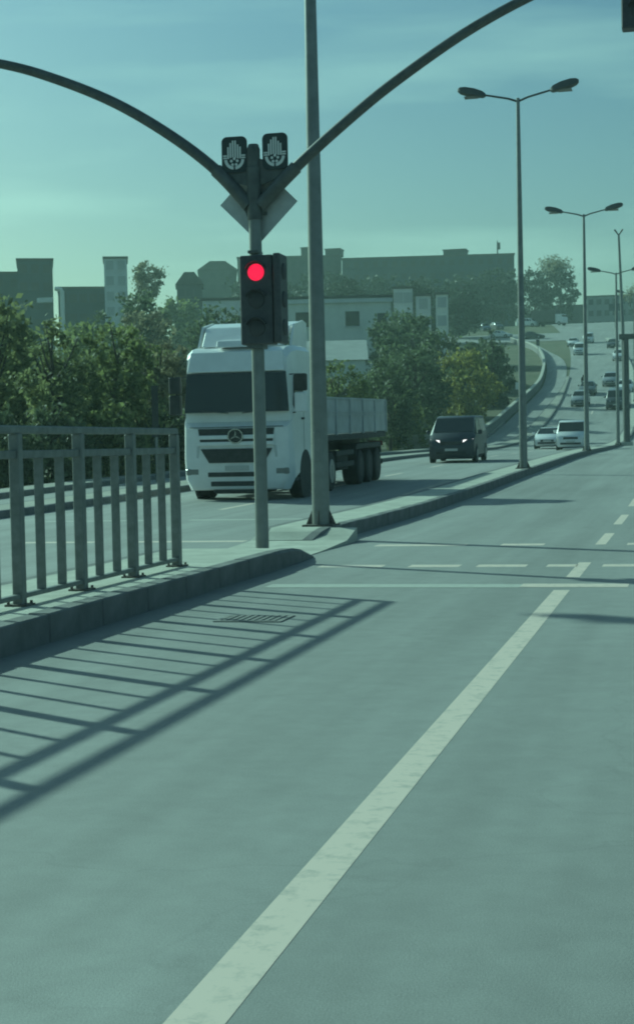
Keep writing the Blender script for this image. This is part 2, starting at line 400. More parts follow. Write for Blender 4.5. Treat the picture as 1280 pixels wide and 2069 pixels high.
# drain grate
g = empty('drain_grate', (-3.22, 11.5, 0)); tag(g, 'small dark drain grate in the asphalt beside the fence shadow', 'drain')
f = MB(); f.box(-.26, .26, -.22, -.18, .0, .008).box(-.26, .26, .18, .22, .0, .008).box(-.26, -.22, -.18, .18, 0, .008).box(.22, .26, -.18, .18, 0, .008)
f.build('frame', M['grate'], g); MB().box(-.22, .22, -.18, .18, .001, .004).build('pit', M['grate'], g)
sl = MB().box(-.014, .014, -.18, .18, .004, .010).mesh('slat', M['grate'])
for k in range(8): link('slat', sl, g, (-.19 + k * .054, 0, 0))

# ------------------------------------------------------------------ traffic signal mast
def signal_head(parent, loc, rz=0, lit=True, name='signal_head', w_=.19, visor=True, dp=.16):
    """three-light head facing -Y, z measured from its bottom"""
    o = MB().box(-w_, w_, -.03, dp, 0, .99).build(name, M['black'], parent, .012, loc=loc); o.rotation_euler = (0, 0, rz)
    for k in range(3):
        z = .18 + .31 * (2 - k)
        MB().tube([(0, -.028, z), (0, -.042, z), (0, -.052, z)], [.095, .088, .055], 24).build('lens', M['red'] if (lit and k == 0) else M['unlit'], o, smooth=True)
        if not visor: continue
        v = MB(); n = 12
        for i in range(n + 1):
            t = R(20) + R(140) * i / n; c, s_ = math.cos(t), math.sin(t)
            v.v += [(.116 * c, -.03, z + .116 * s_), (.116 * c, -.10, z + .116 * s_), (.123 * c, -.03, z + .123 * s_), (.123 * c, -.10, z + .123 * s_)]
        for i in range(n):
            q = 4 * i
            v.f += [(q, q + 4, q + 5, q + 1), (q + 2, q + 3, q + 7, q + 6), (q + 1, q + 5, q + 7, q + 3)]
        v.build('visor', M['black'], o)
    return o

def emblem(parent, loc, rz=0):
    r = .06; w_, h_ = .145, .40; pts = []
    for cx, cz, a0 in [(w_ - r, h_ - r, 0), (-w_ + r, h_ - r, 90), (-w_ + r, r, 180), (w_ - r, r, 270)]:
        for i in range(6): t = R(a0 + 90 * i / 5); pts.append((cx + r * math.cos(t), cz + r * math.sin(t)))
    o = MB().prism(pts, 'y', -.012, .012).build('emblem_plate', M['emblemplate'], parent, loc=loc); o.rotation_euler = (0, 0, rz)
    e = MB(); y0, y1 = -.018, -.0125
    for x, z0, z1 in [(-.069, .155, .285), (-.042, .165, .33), (-.014, .17, .355), (.014, .165, .355), (.042, .155, .31), (.069, .155, .285)]:
        e.box(x - .0088, x + .0088, y0, y1, z0, z1)
    for s in (-1, 1):
        for z in (.155, .18): e.box(s * .105 - .022, s * .105 + .022, y0, y1, z, z + .016)
        n = 10; b = len(e.v)                                           # thick ring segment below
        for i in range(n + 1):
            t = R(-90 + s * (6 + 82 * i / n)); c, q = math.cos(t), math.sin(t)
            for rr in (.082, .115):
                e.v += [(rr * c, y0, .148 + rr * q), (rr * c, y1, .148 + rr * q)]
        for i in range(n):
            k = b + 4 * i
            e.f += [(k, k + 2, k + 6, k + 4), (k + 1, k + 5, k + 7, k + 3), (k, k + 4, k + 5, k + 1), (k + 2, k + 3, k + 7, k + 6)]
    for i in range(5):                                                 # small rosette
        t = R(90 + 72 * i); x, z = .036 * math.cos(t), .118 + .036 * math.sin(t)
        e.prism([(x + .017 * math.cos(R(a)), z + .017 * math.sin(R(a))) for a in range(0, 360, 60)], 'y', y0, y1)
    e.build('emblem_mark', M['emblem'], o)

sx, sy = -4.72, 17.25
mast = empty('traffic_signal_mast', (sx, sy, .0)); tag(mast, 'dark traffic signal mast with red light, two curved arms and twin emblem plates', 'traffic light')
MB().tube([(0, 0, 0), (0, 0, .5), (.0, 0, 2.4), (0, 0, 4.62)], [.078, .075, .072, .07], 16).build('pole', M['galv'], mast, smooth=True)
MB().tube([(0, 0, 4.62), (0, 0, 4.68)], [.075, .055], 14).build('pole_cap', M['darksteel'], mast, smooth=True)
MB().tube([(0, 0, 3.84), (0, 0, 4.42), (0, 0, 4.43), (0, 0, 4.63)], [.084, .084, .075, .074], 16).build('collar', M['darksteel'], mast, smooth=True)
def arm(pts):
    """smooth curve through (dx, z)"""
    res = []
    for i in range(len(pts) - 1):
        p0 = pts[max(i - 1, 0)]; p1 = pts[i]; p2 = pts[i + 1]; p3 = pts[min(i + 2, len(pts) - 1)]
        for k in range(6):
            t = k / 6
            res.append(tuple(.5 * (2 * b + (c - a) * t + (2 * a - 5 * b + 4 * c - d) * t * t + (-a + 3 * b - 3 * c + d) * t ** 3) for a, b, c, d in zip(p0, p1, p2, p3)))
    return res + [pts[-1]]
AL = arm([(-.06, 4.0), (-.44, 4.42), (-.95, 4.83), (-1.6, 5.24), (-2.3, 5.56), (-2.98, 5.79), (-4.0, 6.0), (-5.0, 6.1), (-5.6, 6.12)])
AR = arm([(.06, 4.0), (.49, 4.40), (1.05, 4.85), (1.64, 5.27), (2.5, 5.78), (3.4, 6.16), (4.4, 6.4), (5.4, 6.5)])
for A in (AL, AR):
    n = len(A)
    a = MB().tube([(x, 0, z) for x, z in A], [.066 - .02 * i / n for i in range(n)], 12).build('arm', M['darksteel'], mast, smooth=True)
    MB().tube([(x, 0, z) for x, z in A[:7]], .078, 12).build('sleeve', M['darksteel'], a, smooth=True)
    s = 1 if A is AR else -1
    MB().prism([(s * .07, 3.86), (s * .07, 4.1), (s * .34, 4.34), (s * .22, 4.16)], 'y', -.01, .01).build('gusset', M['darksteel'], a)
    MB().prism([(s * .07, 4.22), (s * .07, 4.52), (s * .40, 4.40), (s * .40, 4.33)], 'y', -.012, .012).build('bracket', M['darksteel'], mast)
emblem(mast, (-.215, -.02, 4.375), R(2)); emblem(mast, (.255, -.02, 4.385), R(-2))
d = .30
MB().prism([(.02, 3.59), (.47, 4.04), (.02, 4.49), (-.43, 4.04)], 'y', .10, .106).build('diamond_sign', M['signback'], mast)
MB().box(-.12, .12, .085, .10, 3.9, 3.94).box(-.12, .12, .085, .10, 4.1, 4.14).build('sign_clamp', M['galv'], mast)
signal_head(mast, (.04, -.13, 2.44))
signal_head(mast, (.295, -.03, 2.45), R(90), lit=False, visor=False, w_=.17, dp=.05)
MB().box(-.09, .09, -.13, .09, 2.40, 2.46).box(-.06, .06, -.12, .08, 3.46, 3.49).build('head_bracket', M['darksteel'], mast)
signal_head(mast, (AR[-1][0] - 1.2 + .05, -.12, 5.60), lit=False, name='overhead_signal_head')
signal_head(mast, (-4.95, -.12, 5.55), lit=False, name='overhead_signal_head')
MB().box(AR[-1][0] - 1.15 - .03, AR[-1][0] - 1.15 + .03, -.06, -.0, 5.9, 6.40).box(-4.98, -4.92, -.06, 0, 5.85, 6.16).build('hanger', M['darksteel'], mast)

# ------------------------------------------------------------------ street lamps on the median
def make_lamp():
    root = empty('street_lamp')
    MB().tube([(0, 0, 0), (0, 0, 3), (0, 0, 7.5), (0, 0, 11.15)], [.125, .108, .08, .055], 16).build('pole', M['galv'], root, smooth=True)
    b = MB().box(-.22, .22, -.22, .22, 0, .03).build('base_plate', M['rust'], root, .004)
    for sxx, syy in ((1, 0), (-1, 0), (0, 1), (0, -1)):
        g = [(.12, .03), (.21, .03), (.125, .22)]
        m = MB()
        if sxx: m.prism([(sxx * p, q) for p, q in g], 'y', -.006, .006)
        else: m.prism([(syy * p, q) for p, q in g], 'x', -.006, .006)
        m.build('gusset', M['rust'], b)
    MB().box(-.05, .05, -.135, -.115, .9, 1.3).build('service_door', M['galv'], root, .004)
    for s in (-1, 1):
        a = MB().tube([(0, 0, 11.05), (s * .3, 0, 11.16), (s * 1.1, 0, 11.34)], [.035, .032, .03], 8).build('arm', M['lamp'], root, smooth=True)
        secs = []
        for t, hw, z0, z1 in [(.98, .06, -.05, .06), (1.06, .13, -.09, .11), (1.3, .18, -.10, .15), (1.58, .18, -.10, .15), (1.74, .14, -.08, .12), (1.82, .06, -.03, .07)]:
            zc = 11.32 + (t - 1.0) * .22; x = s * t
            secs.append([(x, -hw, zc + z0 + .03), (x, -hw * .6, zc + z0), (x, hw * .6, zc + z0), (x, hw, zc + z0 + .03), (x, hw * .7, zc + z1 - .01), (x, 0, zc + z1), (x, -hw * .7, zc + z1 - .01)])
        h = MB().loft(secs).build('lamp_head', M['lamp'], root, smooth=True)
        MB().prism([(-.10, 1.2), (.10, 1.2), (.10, 1.62), (-.10, 1.62)], 'z', 0, .012).build('lens', M['lens'], h)
        ln = h.children[0]; ln.location = (0, 0, 11.27); ln.rotation_euler = (0, -s * .21, -s * math.pi / 2)
    return root
lamp0 = make_lamp()
for i, (x, y, lab) in enumerate([(-4.98, 21.3, 'tall grey lamp post standing just behind the traffic signal, its top out of frame'),
                                 (-4.95, 48.3, 'double-armed street lamp with two full lamp heads right of the dark van'),
                                 (-4.80, 76.2, 'double-armed street lamp beside the white van, second smaller pair of heads'),
                                 (-4.60, 105, 'double-armed street lamp near the right edge, third pair of heads'),
                                 (-5.25, 168, 'small far double-armed street lamp on the uphill median')]):
    o = lamp0 if i == 0 else copy_tree(lamp0)
    o.location = (x + (shift(y) if i == 4 else 0), y, Z(y) + KH - .004); tag(o, lab, 'street lamp', 'street lamps along the median')
    if i == 1: o.rotation_euler = (0, 0, R(-2))

# portal post and floodlight mast beyond
gy = 113; gr = empty('sign_portal', (-4.35, gy, Z(gy))); tag(gr, 'dark steel sign portal post with arm reaching right at the frame edge', 'sign portal')
MB().tube([(0, 0, 0), (0, 0, 7.5)], [.24, .2], 12).build('post', M['darksteel'], gr, smooth=True)
MB().box(-.4, .4, -.4, .4, 0, .25).build('base', M['concrete'], gr, .02)
MB().box(-.45, 8.0, -.18, .18, 7.42, 7.78).build('arm', M['darksteel'], gr, .02)
MB().tube([(8.0, 0, 0), (8.0, 0, 7.5)], [.24, .2], 12).build('post', M['darksteel'], gr, smooth=True)
my = 142; ms = empty('floodlight_mast', (-5.6, my, Z(my))); tag(ms, 'thin tall mast with small twin bracket on top at the right edge', 'mast')
MB().tube([(0, 0, 0), (-.1, 0, 9), (-.35, 0, 17.0)], [.2, .15, .10], 10).build('pole', M['galv'], ms, smooth=True)
MB().tube([(-.7, 0, 17.5), (-.35, 0, 17.0), (0, 0, 17.5)], .08, 8).build('bracket', M['lamp'], ms)

# ------------------------------------------------------------------ truck
def wheel(parent, x, y, z, r, wd, side, rimm='rim', name='wheel'):
    o = MB().tube([(0, 0, 0), (side * .02, 0, 0), (side * (wd - .03), 0, 0), (side * wd, 0, 0)], [r * .93, r, r, r * .93], 22).build(name, M['rubber'], parent, smooth=True, loc=(x, y, z))
    MB().tube([(side * (wd - .01), 0, 0), (side * (wd + .012), 0, 0), (side * (wd - .005), 0, 0)], [r * .64, r * .58, r * .2], 18).build('rim', M[rimm], o, smooth=True)
    return o

def make_truck():
    t = empty('lorry', (-10.06, 34.7, Z(34.7))); t.scale = (1.08, 1, 1); t.rotation_euler = (slope(40), 0, R(.6))
    tag(t, 'white cab-over lorry with roof deflector pulling a low grey dropside trailer', 'lorry')
    W = 1.19
    def sec(y, zlist):  # zlist of (z, halfwidth)
        return [(-hw, y, z) for z, hw in zlist] + [(hw, y, z) for z, hw in reversed(zlist)]
    # cab shell: stations along the depth, silhouette curved at corners
    body = MB().loft([
        sec(.06, [(.30, .86), (.5, 1.0), (1.0, 1.03), (1.66, 1.02)]),
        sec(.00 + .10, [(.26, .98), (.5, 1.10), (1.0, 1.13), (1.68, 1.11)]),
        sec(.22, [(.24, 1.06), (.5, 1.17), (1.0, 1.19), (1.80, 1.17)]),
        sec(.42, [(.24, 1.07), (.5, W), (1.0, W), (1.95, W)]),
        sec(.44, [(.36, 1.07), (.5, W), (1.0, W), (1.96, W)]),
        sec(2.25, [(.9, 1.07), (.95, W), (1.2, W), (1.96, W)])]).build('cab_body', M['twhite'], t, smooth=True)
    # upper cab, slightly raked
    def up(y, z0, z1, h0, h1): return [(-h0, y, z0), (-h1 - .03, y, z1 - .12), (-h1 + .08, y, z1), (h1 - .08, y, z1), (h1 + .03, y, z1 - .12), (h0, y, z0)]
    upper = MB().loft([up(.20, 1.80, 3.02, 1.14, 1.06), up(.28, 1.84, 3.36, 1.16, 1.06), up(.46, 1.94, 3.48, W, 1.10), up(1.0, 1.94, 3.54, W, 1.13), up(2.25, 1.94, 3.54, W, 1.13)]).build('cab_upper', M['twhite'], t, smooth=True)
    # windscreen
    ws = MB(); n = 9
    for zz in (2.02, 2.92):
        for i in range(n):
            u = -1 + 2 * i / (n - 1); k = (zz - 2.02) / .9
            hw = 1.13 - .05 * k; ws.v.append((u * hw, .03 + .09 * k + .06 * abs(u) ** 3, zz))
    ws.f = [(i, i + 1, n + i + 1, n + i) for i in range(n - 1)]
    b = len(ws.v); ws.v += [(x, y + .12, z) for x, y, z in ws.v[:2 * n]]
    ws.f += [(b + i, b + n + i, b + n + i + 1, b + i + 1) for i in range(n - 1)] + [(i, n + i, b + n + i, b + i) for i in (0, n - 1)] + [(i, b + i, b + i + 1, i + 1) for i in range(n - 1)] + [(n + i, n + i + 1, b + n + i + 1, b + n + i) for i in range(n - 1)]
    ws.build('windscreen', M['glass'], t, smooth=True)
    for s in (-1, 1):
        MB().tube([(s * .15, .02, 2.0), (s * .75, .04, 2.06)], .012, 6).build('wiper', M['under'], t)
    # roof front panel (lit visor) above the screen
    MB().loft([[(-1.06, .10, 2.94), (1.06, .10, 2.94), (1.06, .16, 2.94), (-1.06, .16, 2.94)], [(-1.0, .24, 3.40), (1.0, .24, 3.40), (1.0, .32, 3.40), (-1.0, .32, 3.40)]]).build('roof_visor', M['twhite'], t, .012)
    # roof light bar
    MB().prism([(.30, 3.50), (.36, 3.66), (.78, 3.70), (.8, 3.52)], 'x', -.45, .62).build('roof_hatch', M['twhite'], t, .02)
    # air deflector with side fins
    df = MB().loft([[(-.90, .75, 3.54), (.90, .75, 3.54), (.90, .95, 3.54), (-.90, .95, 3.54)], [(-.95, 1.35, 4.02), (.95, 1.35, 4.02), (.95, 1.5, 3.94), (-.95, 1.5, 3.94)], [(-.97, 2.15, 4.16), (.97, 2.15, 4.16), (.97, 2.25, 4.06), (-.97, 2.25, 4.06)]]).build('air_deflector', M['twhite'], t, .02)
    for s in (-1, 1):
        MB().prism([(.95, 3.55), (1.35, 4.05), (2.2, 4.18), (2.55, 4.12), (2.55, 1.6), (2.27, 1.6), (2.27, 3.55)], 'x', s * 1.0, s * 1.04).build('side_deflector', M['twhite'], t)
    # grille: dark recess panels, white bars, round badge
    gp = MB().prism([(-.78, 1.29), (-.83, 1.65), (.83, 1.65), (.78, 1.29)], 'y', .035, .10).build('grille', M['under'], t)
    for z in (1.455, 1.305):
        MB().box(-.84, .84, -.01, .05, z - .045, z + .045).build('grille_bar', M['twhite'], t, .012)
    bd = MB()
    n = 24
    for k in range(n):
        a0, a1 = 2 * math.pi * k / n, 2 * math.pi * (k + 1) / n
        for r0, r1 in [(.145, .175)]:
            p = [(r0 * math.cos(a0), r0 * math.sin(a0)), (r1 * math.cos(a0), r1 * math.sin(a0)), (r1 * math.cos(a1), r1 * math.sin(a1)), (r0 * math.cos(a1), r0 * math.sin(a1))]
            bd.prism([(x, z + 1.475) for x, z in p], 'y', -.035, -.01)
    bd.tube([(0, -.012, 1.475), (0, -.028, 1.475)], .03, 10)
    for a in (90, 210, 330):
        c, s = math.cos(R(a)), math.sin(R(a))
        bd.prism([(-.018 * s, 1.475 + .018 * c), (.15 * c, 1.475 + .15 * s), (.018 * s, 1.475 - .018 * c)], 'y', -.028, -.012)
    MB().tube([(0, .0, 1.475), (0, -.012, 1.475)], .165, 24).build('badge_disc', M['under'], t)
    bd.build('badge', M['chrome'], bpy.data.objects[t.children[-1].name])
    MB().prism([(-.60, .87), (-.78, 1.19), (.78, 1.19), (.60, .87)], 'y', .02, .10).build('air_intake', M['under'], t)
    for z0, z1, h in ((.55, .655, .64), (.335, .445, .58)):
        MB().box(-h, h, .045, .12, z0, z1).build('bumper_slot', M['under'], t, .01)
    MB().box(-.26, .26, .035, .07, .69, .80).build('number_plate', M['plate'], t)
    MB().box(-1.02, 1.02, .05, .07, 1.675, 1.69).build('panel_seam', M['under'], t)
    for s in (-1, 1):
        # headlamp: upright lens at the bumper corner, fog lamp below
        MB().loft([[(s * .84, .05, .98), (s * 1.12, .12, .98), (s * 1.12, .2, .98), (s * .84, .2, .98)], [(s * .80, .045, 1.26), (s * 1.13, .115, 1.26), (s * 1.13, .2, 1.26), (s * .80, .2, 1.26)]]).build('headlight', M['hlight'], t, .01)
        MB().box(s * .98 - .14, s * .98 + .14, .055, .14, .60, .74).build('fog_light', M['lens'], t, .015)
        MB().tube([(s * .9, .3, .52), (s * .9, 2.2, .52)], .05, 6).build('cab_strut', M['under'], t)
        # side window and door lines, steps, handle
        MB().prism([(.50, 2.02), (.40, 2.16), (.56, 2.84), (1.28, 2.84), (1.28, 2.02)], 'x', s * (W - .03), s * (W + .006)).build('side_window', M['glassp'], t)
        MB().box(s * W - .004, s * W + .004, 1.33, 1.345, 1.0, 2.9).build('door_seam', M['under'], t)
        MB().box(s * W - .02, s * W + .03, 1.12, 1.3, 1.82, 1.87).build('door_handle', M['under'], t)
        MB().box(s * 1.0, s * (W - .01), .5, 1.0, .42, .5).box(s * 1.0, s * (W - .01), .5, 1.0, .72, .8).build('step', M['under'], t)
        # mirrors
        m = MB().box(s * 1.24 - .0, s * 1.24 + s * .27, .20, .34, 1.98, 2.44).build('mirror', M['twhite'] if s > 0 else M['under'], t, .03)
        MB().box(s * 1.24, s * 1.24 + s * .27, .20, .34, 2.47, 2.86).build('mirror', M['under'], t, .03)
        MB().tube([(s * 1.1, .36, 2.85), (s * 1.35, .28, 2.86), (s * 1.35, .28, 2.0), (s * 1.15, .4, 1.98)], .018, 6).build('mirror_arm', M['under'], t)
        # arches + wheels
        MB().tube([(s * (W - .06), 1.45, .52), (s * (W + .004), 1.45, .52)], .60, 24).build('wheel_arch', M['under'], t)
        wheel(t, s * (W - .31), 1.45, .5, .5, .30, s)
        wheel(t, s * (W - .5), 4.35, .5, .5, .5, s)
        MB().box(s * .72, s * (W - .02), 2.35, 3.7, .38, 1.05).build('side_fairing', M['twhite'], t, .04)
        MB().tube([(s * .95, 3.72, .98), (s * .95, 4.0, 1.16), (s * .95, 4.7, 1.16), (s * .95, 4.98, .98)], .03, 6).build('mudguard', M['under'], t)
    MB().box(-.42, .42, .5, 5.2, .72, .98).build('tractor_chassis', M['under'], t, .01)
    MB().box(-1.0, 1.0, 2.30, 2.42, 1.0, 3.4).build('cab_rear_panel', M['twhite'], t, .02)
    MB().box(-.55, .55, .12, 1.4, .16, .42).build('underrun_bar', M['under'], t, .02)
    # trailer
    y0, y1 = 3.1, 12.1
    tr = MB().box(-1.19, 1.19, y0, y1, 1.26, 1.42).build('trailer_bed', M['under'], t, .01)
    MB().box(-1.15, 1.15, y0 - .04, y0 + .03, 1.42, 2.5).build('headboard', M['tgrey'], t, .01)
    n = 5; dl = (y1 - y0) / n
    for s in (-1, 1):
        for k in range(n):
            p = MB().box(s * 1.16, s * 1.20, y0 + k * dl + .06, y0 + (k + 1) * dl - .06, 1.44, 2.32).build('side_board', M['tgrey'], t, .008)
            MB().box(s * 1.20, s * 1.225, y0 + k * dl + .09, y0 + (k + 1) * dl - .09, 1.90, 1.95).box(s * 1.20, s * 1.225, y0 + k * dl + .09, y0 + (k + 1) * dl - .09, 1.98, 2.01).build('board_rib', M['tgrey'], p)
        for k in range(n + 1):
            MB().box(s * 1.15, s * 1.235, y0 + k * dl - .05, y0 + k * dl + .05, 1.40, 2.35).build('stake', M['tgrey'], t, .006)
        MB().box(s * 1.14, s * 1.22, y0, y1, 2.32, 2.37).build('top_rail', M['tgrey'], t, .008)
        for yy in (8.3, 9.6, 10.9):
            wheel(t, s * .75, yy, .48, .48, .42, s, 'under')
        MB().prism([(7.7, 1.0), (7.8, 1.12), (11.4, 1.12), (11.5, 1.0), (11.5, .8), (11.46, .8), (11.4, .98), (7.8, .98), (7.7, .8), (7.66, .8)], 'x', s * .72, s * 1.16).build('mudguard', M['under'], t)
        MB().box(s * 1.08, s * 1.14, 5.2, 7.5, .55, .68).box(s * 1.08, s * 1.14, 5.2, 7.5, .85, .98).build('side_guard', M['under'], t, .01)
        MB().box(s * .62, s * .74, 5.35, 5.5, .3, 1.26).build('landing_leg', M['under'], t)
        MB().box(s * .7, s * 1.1, 12.1, 12.14, 1.0, 1.14).build('tail_light', M['tail'], t)
    MB().box(-.5, .5, y0 + .4, y1 - .2, .95, 1.26).build('trailer_chassis', M['under'], t, .01)
    MB().box(-1.0, 1.0, 6.0, 7.4, .45, .95).build('tool_locker', M['under'], t, .02)
    MB().box(-1.16, 1.16, y1 - .03, y1 + .03, 1.42, 2.35).build('tailboard', M['tgrey'], t, .01)
    MB().box(-1.1, 1.1, 11.95, 12.05, .45, .6).build('underrun_bar', M['under'], t, .01)
    return t
make_truck()

# ------------------------------------------------------------------ cars and vans
CAR = {
 'sedan': dict(st=[(-2.22, .66, .32, .60, .68, .64, .60), (-2.08, .82, .20, .68, .82, .73, .72), (-1.2, .88, .2, .84, .88, .90, .78), (-.78, .89, .2, .92, .89, .98, .78), (.0, .89, .2, .95, .88, 1.40, .60), (.85, .89, .2, .95, .88, 1.43, .58), (1.55, .88, .2, .96, .87, 1.03, .70), (2.1, .85, .25, .92, .85, .98, .70), (2.22, .75, .35, .8, .78, .86, .62)],
               ws=(3, 4), roof=(4, 5), rear=(5, 6), r=.32, ax=(-1.38, 1.32)),
 'hatch': dict(st=[(-2.0, .66, .32, .64, .68, .68, .60), (-1.87, .82, .20, .74, .82, .80, .72), (-1.15, .87, .2, .92, .87, .98, .78), (-.85, .88, .2, .98, .88, 1.05, .78), (-.15, .88, .2, 1.0, .87, 1.50, .62), (1.3, .88, .2, 1.02, .87, 1.52, .60), (1.85, .86, .22, 1.0, .85, 1.08, .72), (2.0, .78, .35, .85, .8, .92, .66)],
               ws=(3, 4), roof=(4, 5), rear=(5, 6), r=.32, ax=(-1.25, 1.22)),
 'van': dict(st=[(-2.45, .74, .36, .72, .76, .78, .68), (-2.30, .90, .20, .92, .91, 1.00, .78), (-1.80, .95, .2, 1.12, .94, 1.20, .84), (-.98, .95, .2, 1.18, .94, 1.84, .76), (-.6, .95, .2, 1.18, .94, 1.90, .78), (2.25, .95, .2, 1.18, .94, 1.91, .78), (2.45, .92, .3, 1.1, .92, 1.80, .74)],
             ws=(2, 3), roof=(3, 5), rear=None, r=.34, ax=(-1.6, 1.55)),
 'smallvan': dict(st=[(-2.2, .70, .34, .70, .72, .75, .64), (-2.06, .85, .20, .86, .86, .92, .76), (-1.45, .89, .2, 1.04, .89, 1.10, .80), (-.75, .90, .2, 1.08, .89, 1.74, .74), (-.3, .90, .2, 1.08, .89, 1.82, .76), (2.0, .90, .2, 1.08, .89, 1.83, .76), (2.2, .87, .3, 1.05, .87, 1.72, .72)],
                  ws=(2, 3), roof=(3, 5), rear=None, r=.33, ax=(-1.42, 1.35)),
}
def csec(st):
    y, wl, z0, zb, wb, zt, wt = st
    h = [(-wl * .9, z0), (-wl, z0 + .12), (-wb, zb), (-wt - .02, zt - .05), (-wt + .06, zt)]
    return [(x, y, z) for x, z in h] + [(-x, y, z) for x, z in reversed(h)]
def make_car(kind, paint, lit=False):
    sp = CAR[kind]; st = sp['st']; root = empty(kind)
    body = MB().loft([csec(s) for s in st]).build('body', M[paint], root, smooth=True)
    def top(i, u=0): y, wl, z0, zb, wb, zt, wt = st[i]; return Vector((0, y, zt)), wt
    def screen(i, j, name):
        (a, wa), (b, wb2) = top(i), top(j); d = (b - a); nrm = Vector((0, -d.z, d.y)).normalized() * (1 if d.z > 0 else 1)
        if nrm.z < 0: nrm = -nrm
        p = a + d * .06; q = a + d * .93; o = nrm * .014; k = -nrm * .03
        A = wa - .03; B = wb2 + .0
        P = [p + o + Vector((-A, 0, 0)), p + o + Vector((A, 0, 0)), q + o + Vector((B, 0, 0)), q + o + Vector((-B, 0, 0))]
        P += [v - o + k for v in P]
        MB().add(P, [(0, 1, 2, 3), (4, 7, 6, 5), (0, 4, 5, 1), (1, 5, 6, 2), (2, 6, 7, 3), (3, 7, 4, 0)]).build(name, M['glass'], root)
    screen(*sp['ws'], 'windscreen')
    if sp['rear']: screen(*sp['rear'], 'rear_window')
    i0, i1 = sp['ws'][0], sp['rear'][1] if sp['rear'] else sp['roof'][1]
    r0, r1 = sp['roof']
    for s in (-1, 1):
        def pt(y, k):  # interpolate station, k 0 belt .. 1 top
            for a, b in zip(st, st[1:]):
                if a[0] <= y <= b[0]:
                    t = (y - a[0]) / (b[0] - a[0]); e = [p + (q - p) * t for p, q in zip(a, b)]; break
            x = e[4] + (e[6] + .02 - e[4]) * k; z = e[3] + (e[5] - .05 - e[3]) * k
            return (s * (x + .008), y, z)
        ya, yb = st[i0][0] + .30, st[r0][0] + .08
        yr = st[r1][0] if sp['rear'] else st[r1][0] - .25; ye = st[i1][0] - .25 if sp['rear'] else yr
        ym = (yb + yr) / 2 if yr - yb < 2 else yb + .95
        for q in ([(ya, .12), (ym - .04, .10), (ym - .04, .88), (yb, .88)], [(ym + .04, .10), (ye, .14), (yr, .88), (ym + .04, .88)]):
            P = [pt(*v) for v in q]; P2 = [(x - s * .03, y, z) for x, y, z in P]
            MB().add(P + P2, [(0, 1, 2, 3), (4, 7, 6, 5), (0, 4, 5, 1), (1, 5, 6, 2), (2, 6, 7, 3), (3, 7, 4, 0)]).build('side_window', M['glassp'], root)
        f1 = st[1]; yf = (st[0][0] + st[1][0]) / 2
        MB().loft([[(s * .46, yf - .06, f1[3] - .14), (s * (f1[1] - .03), yf + .09, f1[3] - .10), (s * (f1[1] - .03), yf + .2, f1[3] - .10), (s * .46, yf + .1, f1[3] - .14)],
                   [(s * .48, yf - .03, f1[3] + .0), (s * (f1[1] - .02), yf + .12, f1[3] + .04), (s * (f1[1] - .02), yf + .2, f1[3] + .04), (s * .48, yf + .1, f1[3] + .0)]]).build('headlight', M['hlit' if lit else 'hlight'], root, .008)
        MB().box(s * (st[i0][1] + .02), s * (st[i0][1] + .2), st[i0][0] + .32, st[i0][0] + .42, st[i0][3] + .02, st[i0][3] + .2).build('mirror', M[paint], root, .03)
        lr = st[-2]; MB().box(s * (lr[1] - .2), s * (lr[1] - .02), st[-1][0] - .1, st[-1][0] + .015, lr[3] - .16, lr[3] + .02).build('tail_light', M['tail'], root, .01)
        for ya_ in sp['ax']: wheel(root, s * (st[3][1] - .19), ya_, sp['r'], sp['r'], .20, s)
        for ya_ in sp['ax']: MB().tube([(s * (st[3][1] - .06), ya_, sp['r'] + .01), (s * (st[3][1] + .004), ya_, sp['r'] + .01)], sp['r'] + .07, 20).build('wheel_arch', M['under'], root)
    y0 = st[0][0]; zf = st[1][3]
    MB().box(-.44, .44, y0 - .012, y0 + .1, zf - .20, zf - .06).build('grille', M['under'], root, .01)
    MB().box(-.62, .62, y0 - .018, y0 + .12, .34, .46).build('lower_grille', M['under'], root, .01)
    MB().box(-.26, .26, y0 - .03, y0 + .02, .48, .58).build('number_plate', M['plate'], root)
    MB().box(-st[1][1] + .06, st[1][1] - .06, st[1][0] + .02, st[-2][0], .15, .24).build('underbody', M['under'], root)
    return root

protos = {}
def car(kind, paint, x, y, label, cat='car', lit=False, rz=0, group='cars queued on the far side of the road'):
    k = (kind, paint, lit)
    if k in protos: o = copy_tree(protos[k])
    else: o = protos[k] = make_car(kind, paint, lit)
    o.name = {'van': 'van', 'smallvan': 'van', 'sedan': 'car', 'hatch': 'car'}[kind]
    o.location = (x, y, Z(y) + .004); o.rotation_euler = (slope(y) * math.cos(rz), 0, rz); tag(o, label, cat, group)
car('van', 'carblack', -9.45, 66.0, 'dark blue-black van with lit headlights driving behind the lorry', 'van', True, R(1))
car('smallvan', 'carwhite', -7.15, 99.6, 'white high-roofed van beside the second street lamp pole', 'van', False, R(1))
car('sedan', 'carwhite', -9.3, 107.8, 'white car half hidden beside the white van', 'car', False, R(1.5))
car('hatch', 'carsilver', -9.1, 122, 'pale car mostly hidden behind the two white vehicles', 'car')
car('hatch', 'carsilver', -11.1, 167, 'silver car on the uphill road, nearest of the far queue', 'car')
car('sedan', 'cargrey', -11.2, 181, 'dark grey car just behind the silver car uphill', 'car')
car('smallvan', 'carwhite', -16.6, 250, 'white van high on the uphill road', 'van')
car('sedan', 'carwhite', -19.6, 278, 'small white car at the top of the hill, left of the others', 'car')
car('smallvan', 'carwhite', -17.6, 288, 'tiny white van at the crest beside the lamp pole', 'van')
car('hatch', 'carsilver', -9.2, 192, 'light car on the inner uphill lane between the right lamp poles', 'car')
car('sedan', 'carwhite', -7.1, 182, 'white car with bright nose behind the sign portal post', 'car')
